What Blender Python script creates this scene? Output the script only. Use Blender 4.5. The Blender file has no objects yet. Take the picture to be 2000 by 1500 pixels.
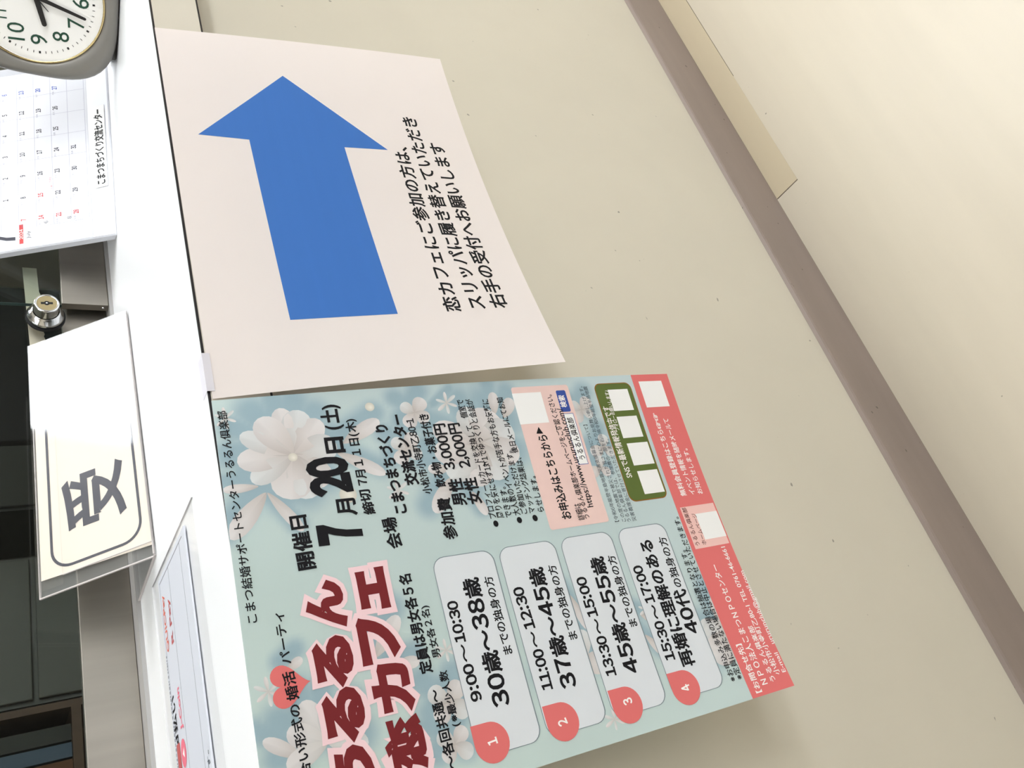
import bpy, bmesh, math, random
import numpy as np
from mathutils import Vector, Matrix
random.seed(7)
SC = bpy.context.scene
COL = SC.collection

# ------------------------------------------------------------------ camera
R = [[-0.2974112747997532, -0.8479931837140757, 0.4386959015040506],
     [-0.47365133702300755, 0.530005269096488, 0.7033838394975226],
     [-0.8289758407567154, 0.0014053840845960341, -0.5592826479851416]]
CAM = Vector((0, -0.5184, 1.097))
cd = bpy.data.cameras.new('camera')
cd.sensor_width = 36.0
cd.lens = 1537.0 / 2000.0 * 36.0
cd.clip_start = 0.02
cam = bpy.data.objects.new('camera', cd)
COL.objects.link(cam)
cx = Vector((R[0][0], R[1][0], R[2][0])).normalized()
cz = -Vector((R[0][2], R[1][2], R[2][2])).normalized()
cy = cz.cross(cx).normalized()
cx = cy.cross(cz)
m3 = Matrix((cx, cy, cz)).transposed()
cam.matrix_world = Matrix.Translation(CAM) @ m3.to_4x4()
SC.camera = cam

# ------------------------------------------------------------------ world, lamps, exposure
W = bpy.data.worlds.new('world')
SC.world = W
W.use_nodes = True
W.node_tree.nodes['Background'].inputs[0].default_value = (0.75, 0.82, 0.9, 1)
W.node_tree.nodes['Background'].inputs[1].default_value = 0.25
SC.view_settings.view_transform = 'Standard'
SC.view_settings.look = 'None'
SC.view_settings.gamma = 1.0
SC.view_settings.use_curve_mapping = False
SC.view_settings.exposure = 0.95
# one ceiling lamp, then added fill panels: (x0, x1, y0, y1, radiance)
LAMPS = [(1.46, 2.75, -0.37, 0.24, 8.5, (0.93, 0.965, 1.0)),
         (-0.9, 0.1, -2.45, -2.0, 5.0, (0.93, 0.965, 1.0)),  # added weak fill behind the viewer, left
         (1.2, 2.6, -2.45, -1.85, 10.0, (0.93, 0.965, 1.0)),  # added frontal fill behind the viewer, right
         (-0.9, 0.25, -0.30, 0.20, 2.8, (0.93, 0.965, 1.0))]  # added to brighten the left of the countertop
BACK_FILL = 1.6          # added glowing panes in the unseen wall behind the viewer
OFFICE_FILL = 0.15  # strength of the fill added inside the office

# ------------------------------------------------------------------ helpers
def lin(c):
    return tuple((x / 255 / 12.92) if x / 255 <= 0.04045 else ((x / 255 + 0.055) / 1.055) ** 2.4 for x in c)

def M(name, rgb, rough=0.5, metal=0.0, noise=0.0, scale=30, stretch=None, bump=0.0, spec=0.5, coat=0.0, specks=None, emit=0.0, detail=3, rvar=0.0):
    m = bpy.data.materials.new(name)
    m.use_nodes = True
    nt = m.node_tree
    b = nt.nodes['Principled BSDF']
    c = lin(rgb)
    b.inputs['Base Color'].default_value = (*c, 1)
    b.inputs['Roughness'].default_value = rough
    b.inputs['Metallic'].default_value = metal
    b.inputs['Specular IOR Level'].default_value = spec
    b.inputs['Coat Weight'].default_value = coat
    b.inputs['Coat Roughness'].default_value = 0.05
    if emit:
        b.inputs['Emission Color'].default_value = (*c, 1)
        b.inputs['Emission Strength'].default_value = emit
    if noise or bump or specks or rvar:
        tc = nt.nodes.new('ShaderNodeTexCoord')
        mp = nt.nodes.new('ShaderNodeMapping')
        mp.inputs['Scale'].default_value = stretch or (1, 1, 1)
        nt.links.new(tc.outputs['Object'], mp.inputs['Vector'])
        nz = nt.nodes.new('ShaderNodeTexNoise')
        nz.inputs['Scale'].default_value = scale
        nz.inputs['Detail'].default_value = detail
        nt.links.new(mp.outputs[0], nz.inputs['Vector'])
        if noise:
            mr = nt.nodes.new('ShaderNodeMapRange')
            mr.inputs[1].default_value = 0.3
            mr.inputs[2].default_value = 0.7
            mr.inputs[3].default_value = 1 - noise
            mr.inputs[4].default_value = 1 + noise
            nt.links.new(nz.outputs[0], mr.inputs[0])
            vm = nt.nodes.new('ShaderNodeVectorMath')
            vm.operation = 'SCALE'
            vm.inputs[0].default_value = c
            nt.links.new(mr.outputs[0], vm.inputs[3])
            last = vm.outputs[0]
            if specks:
                n2 = nt.nodes.new('ShaderNodeTexNoise')
                n2.inputs['Scale'].default_value = specks[0]
                n2.inputs['Detail'].default_value = 1
                nt.links.new(tc.outputs['Object'], n2.inputs['Vector'])
                r2 = nt.nodes.new('ShaderNodeMapRange')
                r2.inputs[1].default_value = specks[1]
                r2.inputs[2].default_value = specks[1] + 0.02
                nt.links.new(n2.outputs[0], r2.inputs[0])
                mx = nt.nodes.new('ShaderNodeMix')
                mx.data_type = 'RGBA'
                nt.links.new(r2.outputs[0], mx.inputs[0])
                nt.links.new(last, mx.inputs[6])
                mx.inputs[7].default_value = (*[k * 0.45 for k in c], 1)
                last = mx.outputs[2]
            nt.links.new(last, b.inputs['Base Color'])
        if rvar:
            m2 = nt.nodes.new('ShaderNodeMapRange')
            m2.inputs[3].default_value = max(0, rough - rvar)
            m2.inputs[4].default_value = rough + rvar
            nt.links.new(nz.outputs[0], m2.inputs[0])
            nt.links.new(m2.outputs[0], b.inputs['Roughness'])
        if bump:
            bp = nt.nodes.new('ShaderNodeBump')
            bp.inputs['Strength'].default_value = bump
            bp.inputs['Distance'].default_value = 0.001
            nt.links.new(nz.outputs[0], bp.inputs['Height'])
            nt.links.new(bp.outputs[0], b.inputs['Normal'])
    return m

def glassmat(name, tint=(0.97, 0.99, 0.98), ior=1.45, rough=0.0, haze=0.0, rgb=(220, 225, 225)):
    m = bpy.data.materials.new(name)
    m.use_nodes = True
    nt = m.node_tree
    nt.nodes.remove(nt.nodes['Principled BSDF'])
    out = nt.nodes['Material Output']
    tr = nt.nodes.new('ShaderNodeBsdfTransparent')
    tr.inputs[0].default_value = (*tint, 1)
    gl = nt.nodes.new('ShaderNodeBsdfGlossy')
    gl.inputs['Roughness'].default_value = rough
    fr = nt.nodes.new('ShaderNodeFresnel')
    geo = nt.nodes.new('ShaderNodeNewGeometry')
    mi_ = nt.nodes.new('ShaderNodeMix')
    mi_.inputs[2].default_value = ior
    mi_.inputs[3].default_value = 1.0 / ior
    nt.links.new(geo.outputs['Backfacing'], mi_.inputs[0])
    nt.links.new(mi_.outputs[0], fr.inputs[0])
    mx = nt.nodes.new('ShaderNodeMixShader')
    nt.links.new(fr.outputs[0], mx.inputs[0])
    src = tr.outputs[0]
    if haze:
        df = nt.nodes.new('ShaderNodeBsdfDiffuse')
        df.inputs[0].default_value = (*lin(rgb), 1)
        m2 = nt.nodes.new('ShaderNodeMixShader')
        m2.inputs[0].default_value = haze
        nt.links.new(tr.outputs[0], m2.inputs[1])
        nt.links.new(df.outputs[0], m2.inputs[2])
        src = m2.outputs[0]
    nt.links.new(src, mx.inputs[1])
    nt.links.new(gl.outputs[0], mx.inputs[2])
    nt.links.new(mx.outputs[0], out.inputs[0])
    return m

def attrmat(name, rough=0.5, spec=0.4):
    m = bpy.data.materials.new(name)
    m.use_nodes = True
    nt = m.node_tree
    a = nt.nodes.new('ShaderNodeAttribute')
    a.attribute_name = 'print_ink'
    nt.links.new(a.outputs['Color'], nt.nodes['Principled BSDF'].inputs['Base Color'])
    nt.nodes['Principled BSDF'].inputs['Roughness'].default_value = rough
    nt.nodes['Principled BSDF'].inputs['Specular IOR Level'].default_value = spec
    return m

def papery(m, amount=0.22):
    nt = m.node_tree
    b = nt.nodes['Principled BSDF']
    out = nt.nodes['Material Output']
    tl = nt.nodes.new('ShaderNodeBsdfTranslucent')
    if b.inputs['Base Color'].is_linked:
        nt.links.new(b.inputs['Base Color'].links[0].from_socket, tl.inputs[0])
    else:
        tl.inputs[0].default_value = b.inputs['Base Color'].default_value
    mx = nt.nodes.new('ShaderNodeMixShader')
    mx.inputs[0].default_value = amount
    nt.links.new(b.outputs[0], mx.inputs[1])
    nt.links.new(tl.outputs[0], mx.inputs[2])
    nt.links.new(mx.outputs[0], out.inputs[0])
    return m

def link(o, parent=None, label=None, cat=None, group=None, kind=None):
    COL.objects.link(o)
    if parent: o.parent = parent
    if label: o['label'] = label
    if cat: o['category'] = cat
    if group: o['group'] = group
    if kind: o['kind'] = kind
    return o

def empty(name, label=None, cat=None, mat=None, group=None, kind=None):
    o = bpy.data.objects.new(name, None)
    o.empty_display_size = 0.05
    link(o, None, label, cat, group, kind)
    if mat is not None: o.matrix_world = mat
    return o

def obj(name, bm, mat, parent=None, smooth=False, **kw):
    me = bpy.data.meshes.new(name)
    bm.normal_update()
    bm.to_mesh(me)
    bm.free()
    for mm in (mat if isinstance(mat, (list, tuple)) else [mat]):
        me.materials.append(mm)
    if smooth:
        for p in me.polygons: p.use_smooth = True
    return link(bpy.data.objects.new(name, me), parent, **kw)

def box_bm(x0, x1, y0, y1, z0, z1, bev=0.0, seg=2, bm=None, mi=0):
    b2 = bmesh.new()
    vs = [b2.verts.new((x, y, z)) for x in (x0, x1) for y in (y0, y1) for z in (z0, z1)]
    for f in ((0, 1, 3, 2), (4, 6, 7, 5), (0, 4, 5, 1), (2, 3, 7, 6), (0, 2, 6, 4), (1, 5, 7, 3)):
        b2.faces.new([vs[i] for i in f])
    bmesh.ops.recalc_face_normals(b2, faces=b2.faces)
    if bev:
        bmesh.ops.bevel(b2, geom=b2.edges[:], offset=bev, segments=seg, affect='EDGES', profile=0.5)
    for f in b2.faces: f.material_index = mi
    if bm is None: return b2
    join(bm, b2)
    return bm

def join(dst, src):
    me = bpy.data.meshes.new('tmp')
    src.to_mesh(me)
    src.free()
    dst.from_mesh(me)
    bpy.data.meshes.remove(me)

def box(name, x0, x1, y0, y1, z0, z1, mat, parent=None, bev=0.0, **kw):
    return obj(name, box_bm(x0, x1, y0, y1, z0, z1, bev), mat, parent, **kw)

def lathe_bm(prof, n=40, axis='z', bm=None, mi=0):
    """prof: (radius, height) pairs; revolves round local z"""
    b = bmesh.new() if bm is None else bm
    rings = []
    for r, h in prof:
        if r < 1e-6:
            rings.append([b.verts.new((0, 0, h))])
        else:
            rings.append([b.verts.new((r * math.cos(2 * math.pi * i / n), r * math.sin(2 * math.pi * i / n), h)) for i in range(n)])
    for A, B in zip(rings, rings[1:]):
        for i in range(n):
            j = (i + 1) % n
            if len(A) == 1 and len(B) == 1: continue
            if len(A) == 1: f = b.faces.new((A[0], B[j], B[i]))
            elif len(B) == 1: f = b.faces.new((A[i], A[j], B[0]))
            else: f = b.faces.new((A[i], A[j], B[j], B[i]))
            f.material_index = mi
    bmesh.ops.recalc_face_normals(b, faces=b.faces)
    return b

def poly_bm(pts, z=0.0, bm=None):
    b = bmesh.new() if bm is None else bm
    f = b.faces.new([b.verts.new((x, y, z)) for x, y in pts])
    f.normal_update()
    if f.normal.z < 0: f.normal_flip()
    return b

def rrect(x0, x1, y0, y1, r, n=6, corners=(1, 1, 1, 1)):
    """corners: (x0y0, x1y0, x1y1, x0y1)"""
    out = []
    for k, (cx_, cy_, a0) in enumerate(((x0 + r, y0 + r, 180), (x1 - r, y0 + r, 270), (x1 - r, y1 - r, 0), (x0 + r, y1 - r, 90))):
        if not corners[k]:
            out.append(((x0, y0), (x1, y0), (x1, y1), (x0, y1))[k])
            continue
        for i in range(n + 1):
            a = math.radians(a0 + 90 * i / n)
            out.append((cx_ + r * math.cos(a), cy_ + r * math.sin(a)))
    return out

# ---- lettering: Blender's own built-in typeface, turned into flat ink shapes
_gc = {}
def glyphs(s, st):
    k = (s, st)
    if k in _gc: return _gc[k]
    cu = bpy.data.curves.new('t', 'FONT')
    cu.body = s
    cu.size = 1.0
    cu.resolution_u = 3
    if st >= 0.016:
        cu.bevel_depth = st
        cu.bevel_resolution = 0
        cu.fill_mode = 'FRONT'
    else:
        cu.offset = st
    o = bpy.data.objects.new('t', cu)
    COL.objects.link(o)
    dg = bpy.context.evaluated_depsgraph_get()
    dg.update()
    me = bpy.data.meshes.new_from_object(o.evaluated_get(dg))
    n = len(me.vertices)
    co = np.empty(n * 3)
    me.vertices.foreach_get('co', co)
    co = co.reshape(-1, 3)
    faces = [tuple(p.vertices) for p in me.polygons if p.normal.z > -0.01]
    if st >= 0.016: co[:, 2] = (co[:, 2] / st - 1.0) * 0.5     # 0 at the face, down to -1 below
    else: co[:, 2] = 0
    bpy.data.objects.remove(o)
    bpy.data.curves.remove(cu)
    bpy.data.meshes.remove(me)
    _gc[k] = (co, faces)
    return _gc[k]

NARROW = {':': 0.34, ',': 0.30, '.': 0.30, '-': 0.42}
def compose(s, st):
    k = (s, st, 'c')
    if k in _gc: return _gc[k]
    xs, cos, fcs, n, run = 0.0, [], [], 0, ''
    def add(co, faces, dx):
        nonlocal n
        c2 = co.copy()
        c2[:, 0] += dx
        cos.append(c2)
        fcs.extend(tuple(i + n for i in f) for f in faces)
        n += len(c2)
    def flush():
        nonlocal xs, run
        if not run: return
        if not run.strip():
            xs += 0.35 * len(run)
        else:
            co, faces = glyphs(run, st)
            wide = ord(run[0]) > 0x2000
            add(co, faces, xs)
            xs += len(run) if wide else co[:, 0].max() + 0.09
        run = ''
    for ch in s:
        if ch.isascii() and (ch.isdigit() or ch in NARROW) and not any(c.isascii() and c.isalpha() for c in s):
            flush()
            co, faces = glyphs(chr(ord(ch) + 0xFEE0), st)
            big = ch.isdigit() and ('歳' in s or '代' in s)
            adv = NARROW.get(ch, 0.76 if big else 0.60)
            if big:
                co = co * np.array((1.18, 1.10, 1.0))
            mid = (co[:, 0].min() + co[:, 0].max()) / 2
            add(co, faces, xs + adv / 2 - mid)
            xs += adv
        else:
            if run and (ord(ch) > 0x2000) != (ord(run[0]) > 0x2000): flush()
            run += ch
    flush()
    _gc[k] = (np.concatenate(cos), fcs)
    return _gc[k]

def put_text(bm, s, u0, v0, u1, v1, h, st, z=0.0, vdown=True, fit_h=None, mi=0, raw=False):
    """lay string s from (u0,v0) to (u1,v1) (mid-line), glyph height h; same unit as u, v"""
    digits = s[0] == 'D' and len(s) > 1 and s != 'D'
    if digits: s = s[1:]
    co, faces = (glyphs if raw else compose)(s, st)
    if not len(co): return
    em = h / (0.75 if digits else 0.9)
    mid = 0.365 if digits else 0.38
    mn, mx = co[:, 0].min(), co[:, 0].max()
    L = math.hypot(u1 - u0, v1 - v0)
    sx = L / (mx - mn)
    if fit_h:
        a, b = co[:, 1].min(), co[:, 1].max()
        mid = (a + b) / 2
        em = h / (b - a)
    ca, sa = (u1 - u0) / L, (v1 - v0) / L
    x = (co[:, 0] - mn) * sx
    y = (co[:, 1] - mid) * em
    sg = -1 if vdown else 1
    U = u0 + x * ca - (y * sg) * sa
    V = v0 + x * sa + (y * sg) * ca
    vs = [bm.verts.new((a, b, z + c * INK)) for a, b, c in zip(U, V, co[:, 2])]
    for f in faces:
        try:
            nf = bm.faces.new([vs[i] for i in f])
            nf.material_index = mi
        except ValueError:
            pass
INK = 0.00003

def grid_cut(bm, step):
    xs = [v.co.x for v in bm.verts]
    ys = [v.co.y for v in bm.verts]
    for ax, vals in ((0, xs), (1, ys)):
        lo, hi = min(vals), max(vals)
        k = math.floor(lo / step) + 1
        while k * step < hi:
            p = [0, 0, 0]; nrm = [0, 0, 0]
            p[ax] = k * step
            nrm[ax] = 1
            bmesh.ops.bisect_plane(bm, geom=bm.verts[:] + bm.edges[:] + bm.faces[:], plane_co=p, plane_no=nrm, dist=1e-7)
            k += 1

def surf(p, w, h, u, v):
    """point of a taped, slightly curled paper sheet; u, v metres from its top-left corner"""
    X0, Z0, roll, th0, th1, th2, k0, k1, yt = p
    s = u / w
    t = v / h
    a = th0 + th1 * s + th2 * s * s
    k = k0 + k1 * s
    y = h * (a * t + k * (t * t - t))
    z = h * (t - .5 * (a * a * t + 2 * a * k * (t * t - t) + k * k * ((2 * t - 1) ** 3 + 1) / 6))
    cr, sr = math.cos(roll), math.sin(roll)
    return Vector((X0 + u * cr - z * sr, -(yt + y), Z0 - (z * cr + u * sr)))

class Paper:
    def __init__(s, p, w, h): s.p, s.w, s.h = p, w, h
    def wrap(s, bm):
        for v in bm.verts:
            u, vv, off = v.co
            e = 1e-4
            P = surf(s.p, s.w, s.h, u, vv)
            a = surf(s.p, s.w, s.h, u + e, vv) - P
            b = surf(s.p, s.w, s.h, u, vv + e) - P
            n = b.cross(a).normalized()
            if n.y > 0: n = -n
            v.co = P + n * off
    def part(s, name, bm, mat, parent, step=0.012, **kw):
        grid_cut(bm, step)
        s.wrap(bm)
        o = obj(name, bm, mat, parent, **kw)
        return o

# printed layout, millimetres from each sheet's top-left corner
T=[
('heading_lettering', 'こまつ結婚サポートセンターうるるん俱楽部', 129.8, 7.7, 287.5, 5.8, 6.6, 0.012, 'k'),
('heading_lettering', '合い形式の', 32.7, 27.1, 75.1, 24.2, 6.6, 0.02, 'k'),
('heading_lettering', 'パーティ', 100.0, 24.5, 133.6, 24.0, 6.7, 0.018, 'k'),
('date_lettering', '開催日', 159.4, 47.4, 199.3, 46.6, 12.1, 0.032, 'k'),
('date_lettering', 'D7', 174.3, 74.4, 189.7, 74.6, 28.3, 0.065, 'k'),
('date_lettering', '月', 194.2, 82.2, 207.8, 82.4, 14.1, 0.032, 'k'),
('date_lettering', 'D20', 211.1, 75.1, 242.1, 74.0, 26.8, 0.065, 'k'),
('date_lettering', '日', 244.6, 82.3, 257.9, 82.5, 14.6, 0.04, 'k'),
('date_lettering', '(土)', 263.9, 83.2, 285.5, 83.4, 13.2, 0.035, 'k'),
('date_lettering', '締切', 193.2, 98.9, 213.2, 97.8, 8.4, 0.028, 'k'),
('date_lettering', '7月１１日(木)', 216.5, 98.0, 271.8, 97.7, 7.8, 0.025, 'k'),
('venue_lettering', '会場', 164.9, 113.0, 189.2, 111.5, 10.7, 0.028, 'k'),
('venue_lettering', 'こまつまちづくり', 190.9, 123.1, 264.8, 120.9, 10.0, 0.04, 'k'),
('venue_lettering', '交流センター', 212.1, 136.4, 272.5, 135.6, 10.3, 0.04, 'k'),
('venue_lettering', '小松市小寺町乙80-1', 203.7, 147.1, 268.1, 145.8, 7.1, 0.02, 'k'),
('fee_lettering', '参加費', 165.7, 157.2, 199.4, 158.4, 10.7, 0.028, 'k'),
('fee_lettering', '飲み物・お菓子付き', 207.8, 159.1, 271.2, 158.3, 8.1, 0.028, 'k'),
('fee_lettering', '男性', 191.1, 171.1, 213.8, 171.5, 11.5, 0.032, 'k'),
('fee_lettering', '3,000円', 221.3, 169.9, 261.6, 169.4, 10.4, 0.03, 'k'),
('fee_lettering', '女性', 190.8, 184.2, 213.2, 184.3, 11.3, 0.032, 'k'),
('fee_lettering', '2,000円', 221.7, 183.3, 261.0, 181.9, 10.6, 0.03, 'k'),
('note_lettering', '●', 170.6, 197.0, 175.7, 196.7, 5.2, 0.0, 'k'),
('note_lettering', 'プロフィールカードを交換して、', 177.5, 195.8, 260.4, 195.5, 6.2, 0.014, 'k'),
('note_lettering', '個室で', 264.7, 193.8, 281.7, 192.9, 6.4, 0.014, 'k'),
('note_lettering', '周りを気にせず1対1でゆっくりと会話が', 177.0, 203.0, 281.6, 200.9, 6.3, 0.014, 'k'),
('note_lettering', 'できます。', 176.6, 209.3, 202.4, 211.2, 6.3, 0.014, 'k'),
('note_lettering', '●', 170.8, 218.2, 175.9, 217.9, 5.4, 0.0, 'k'),
('note_lettering', '大人数のイベントが苦手な方もお気軽に', 177.3, 217.4, 280.6, 215.9, 6.5, 0.014, 'k'),
('note_lettering', 'ご参加いただけます。', 177.8, 223.6, 232.5, 225.9, 6.0, 0.014, 'k'),
('note_lettering', '●', 170.6, 232.8, 175.9, 232.1, 5.5, 0.0, 'k'),
('note_lettering', 'マッチング結果は、', 177.7, 231.2, 225.9, 232.7, 6.1, 0.014, 'k'),
('note_lettering', '後日メールにてお知', 230.1, 231.0, 281.1, 230.2, 6.2, 0.014, 'k'),
('note_lettering', 'らせします。', 177.6, 239.3, 208.6, 241.2, 6.1, 0.014, 'k'),
('apply_lettering', 'お申込みはこちらから', 168.6, 261.9, 244.0, 261.0, 9.3, 0.025, 'k'),
('apply_lettering', '▶', 245.5, 259.4, 251.7, 259.8, 6.5, 0.0, 'k'),
('apply_lettering', '詳細は', 166.0, 275.1, 180.5, 274.6, 5.9, 0.012, 'k'),
('apply_lettering', 'うるるん俱楽部ホームページをご確認ください。', 166.6, 281.0, 281.2, 278.6, 6.1, 0.012, 'k'),
('apply_lettering', 'https://www.ururunclub.com/', 175.8, 287.3, 267.5, 285.5, 7.7, 0.012, 'k'),
('apply_lettering', '検索', 268.1, 291.5, 280.0, 291.6, 6.3, 0.02, 'w'),
('apply_lettering', 'うるるん俱楽部', 218.3, 294.3, 258.1, 293.7, 6.2, 0.014, 'k'),
('relief_lettering', '【令和6年能登半島地震災害支援募金について】', 160.2, 309.9, 250.3, 306.8, 4.2, 0.0, 'g'),
('relief_lettering', 'この度の地震で被災された皆さまに心よりお見舞い申し上げます。', 159.3, 317.1, 287.5, 313.6, 4.3, 0.0, 'g'),
('relief_lettering', 'うるるん俱楽部では、参加費の一部を石川県令和6年能登半島地震', 158.6, 322.2, 287.3, 318.6, 4.3, 0.0, 'g'),
('relief_lettering', '災害義援金に寄付させていただきます。', 158.5, 327.1, 235.1, 325.3, 4.3, 0.0, 'g'),
('social_lettering', 'SNSで最新情報発信中です', 197.4, 337.0, 266.6, 334.8, 7.2, 0.012, 'w'),
('social_lettering', 'フォローお願いします♪', 242.4, 340.4, 282.2, 341.4, 4.5, 0.006, 'w'),
('footer_lettering', '無料会員登録はこちら☞☞', 174.3, 388.8, 256.9, 387.4, 6.5, 0.016, 'w'),
('footer_lettering', 'イベント情報を随時メールて', 174.6, 399.2, 250.5, 399.1, 6.5, 0.012, 'w'),
('footer_lettering', 'お知らせします。', 174.2, 407.5, 219.3, 410.2, 6.0, 0.012, 'w'),
('footer_lettering', 'うるるん俱楽部', 128.4, 383.2, 163.7, 383.4, 5.0, 0.008, 'n'),
('footer_lettering', 'ホームページ', 128.2, 390.8, 157.3, 391.7, 5.0, 0.008, 'n'),
('footer_lettering', '【お問合せ先】', 2.9, 383.7, 42.3, 383.7, 5.9, 0.018, 'w'),
('footer_lettering', 'ＮＰＯ法人こまつＮＰＯセンター', 7.4, 392.4, 109.7, 392.1, 6.7, 0.014, 'w'),
('footer_lettering', 'うるるん俱楽部', 7.6, 400.3, 53.7, 404.3, 5.5, 0.012, 'w'),
('footer_lettering', '小松市小寺町乙80-1 TEL 0761-46-6661', 11.5, 408.9, 123.6, 409.3, 5.8, 0.012, 'w'),
('footer_lettering', 'E-mail', 12.0, 416.0, 28.1, 416.3, 5.0, 0.01, 'w'),
('footer_lettering', 'ururunclub@gmail.com', 35.3, 417.2, 99.8, 418.9, 5.9, 0.01, 'w'),
('limit_lettering', '〜各回共通〜', 13.9, 118.3, 64.4, 117.6, 7.7, 0.026, 'k'),
('limit_lettering', '(※最少人数', 38.4, 127.1, 75.1, 126.8, 6.1, 0.02, 'k'),
('limit_lettering', '男女各２名)', 84.1, 125.6, 120.8, 123.4, 6.0, 0.018, 'k'),
('limit_lettering', '定員は男女各５名', 75.4, 115.5, 145.4, 114.6, 8.8, 0.03, 'k'),
('limit_lettering', '※お申込み多数の場合は抽選となります。', 16.4, 363.9, 126.9, 364.7, 6.1, 0.01, 'k'),
('limit_lettering', '※定員に満たない場合は中止とさせていただきます。', 16.4, 370.9, 156.6, 370.8, 6.2, 0.01, 'k'),
('card0', 'D9:00', 50.3, 146.7, 75.8, 145.8, 7.5, 0.035, 'k'),
('card0', '〜', 76.9, 145.7, 89.8, 145.2, 7.6, 0.03, 'k'),
('card0', 'D10:30', 90.9, 145.1, 120.7, 145.7, 7.7, 0.035, 'k'),
('card0', '30歳〜38歳', 42.9, 164.6, 134.9, 163.8, 13.3, 0.03, 'k'),
('card0', 'までの独身の方', 75.9, 179.1, 133.7, 178.6, 7.3, 0.02, 'k'),
('card1', 'D11:00', 45.8, 202.2, 74.9, 202.8, 8.1, 0.035, 'k'),
('card1', '〜', 76.0, 202.8, 88.2, 201.9, 8.3, 0.03, 'k'),
('card1', 'D12:30', 89.8, 202.0, 121.9, 200.6, 8.4, 0.035, 'k'),
('card1', '37歳〜45歳', 43.2, 220.5, 134.1, 219.8, 13.2, 0.03, 'k'),
('card1', 'までの独身の方', 75.7, 235.3, 133.9, 234.7, 7.5, 0.02, 'k'),
('card2', 'D13:30', 43.8, 257.3, 73.8, 259.2, 8.3, 0.035, 'k'),
('card2', '〜', 75.0, 259.2, 87.4, 258.7, 8.9, 0.03, 'k'),
('card2', 'D15:00', 88.7, 258.2, 120.7, 257.5, 8.6, 0.035, 'k'),
('card2', '45歳〜55歳', 41.8, 277.0, 134.2, 277.3, 13.3, 0.03, 'k'),
('card2', 'までの独身の方', 74.8, 291.5, 133.3, 291.7, 7.6, 0.02, 'k'),
('card3', 'D15:30', 43.7, 314.0, 74.8, 315.4, 8.5, 0.035, 'k'),
('card3', '〜', 76.1, 315.5, 88.3, 315.1, 9.6, 0.03, 'k'),
('card3', 'D17:00', 89.6, 314.7, 121.3, 313.5, 8.8, 0.035, 'k'),
('card3', '再婚に理解のある', 36.0, 327.8, 140.9, 331.3, 12.8, 0.032, 'k'),
('card3', '40代', 58.8, 344.3, 95.6, 346.8, 12.9, 0.03, 'k'),
('card3', 'の独身の方', 97.3, 347.0, 141.3, 348.6, 8.3, 0.018, 'k'),
('num0', 'D1', 21.2, 150.5, 25.5, 150.2, 6.9, 0.03, 'w'),
('num1', 'D2', 20.5, 206.6, 24.8, 206.0, 7.1, 0.03, 'w'),
('num2', 'D3', 21.7, 264.1, 26.3, 263.7, 7.3, 0.03, 'w'),
('num3', 'D4', 19.2, 318.5, 24.0, 317.8, 7.7, 0.03, 'w'),
('heart_lettering', '婚活', 77.6, 25.3, 95.5, 24.5, 7.4, 0.025, 'k')]
AT=[
('sign_lettering', '恋カフェにご参加の方は、', 66.1, 210.7, 279.8, 214.7, 15.4, 0.02, 'k'),
('sign_lettering', 'スリッパに履き替えていただき', 67.8, 235.3, 324.0, 235.3, 16.1, 0.02, 'k'),
('sign_lettering', '右手の受付へお願いします', 67.9, 257.6, 288.9, 256.8, 16.4, 0.02, 'k')]
G=[
('ん', 116.6, 150.5, 41.7, 69.0),
('る', 78.6, 112.5, 41.3, 67.6),
('る', 44.6, 78.9, 41.9, 68.6),
('う', 12.3, 44.0, 42.7, 69.1),
('ェ', 124.1, 153.9, 79.1, 100.4),
('フ', 88.7, 120.7, 72.8, 101.1),
('カ', 54.5, 88.2, 75.8, 103.6),
('恋', 18.8, 53.0, 76.9, 104.3)]
ARROW=[(366.6,112.5),(276.1,22.5),(273.6,66.5),(66.4,67.5),(66.8,158.5),(272.4,156.1),(273.3,200.8)]
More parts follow.
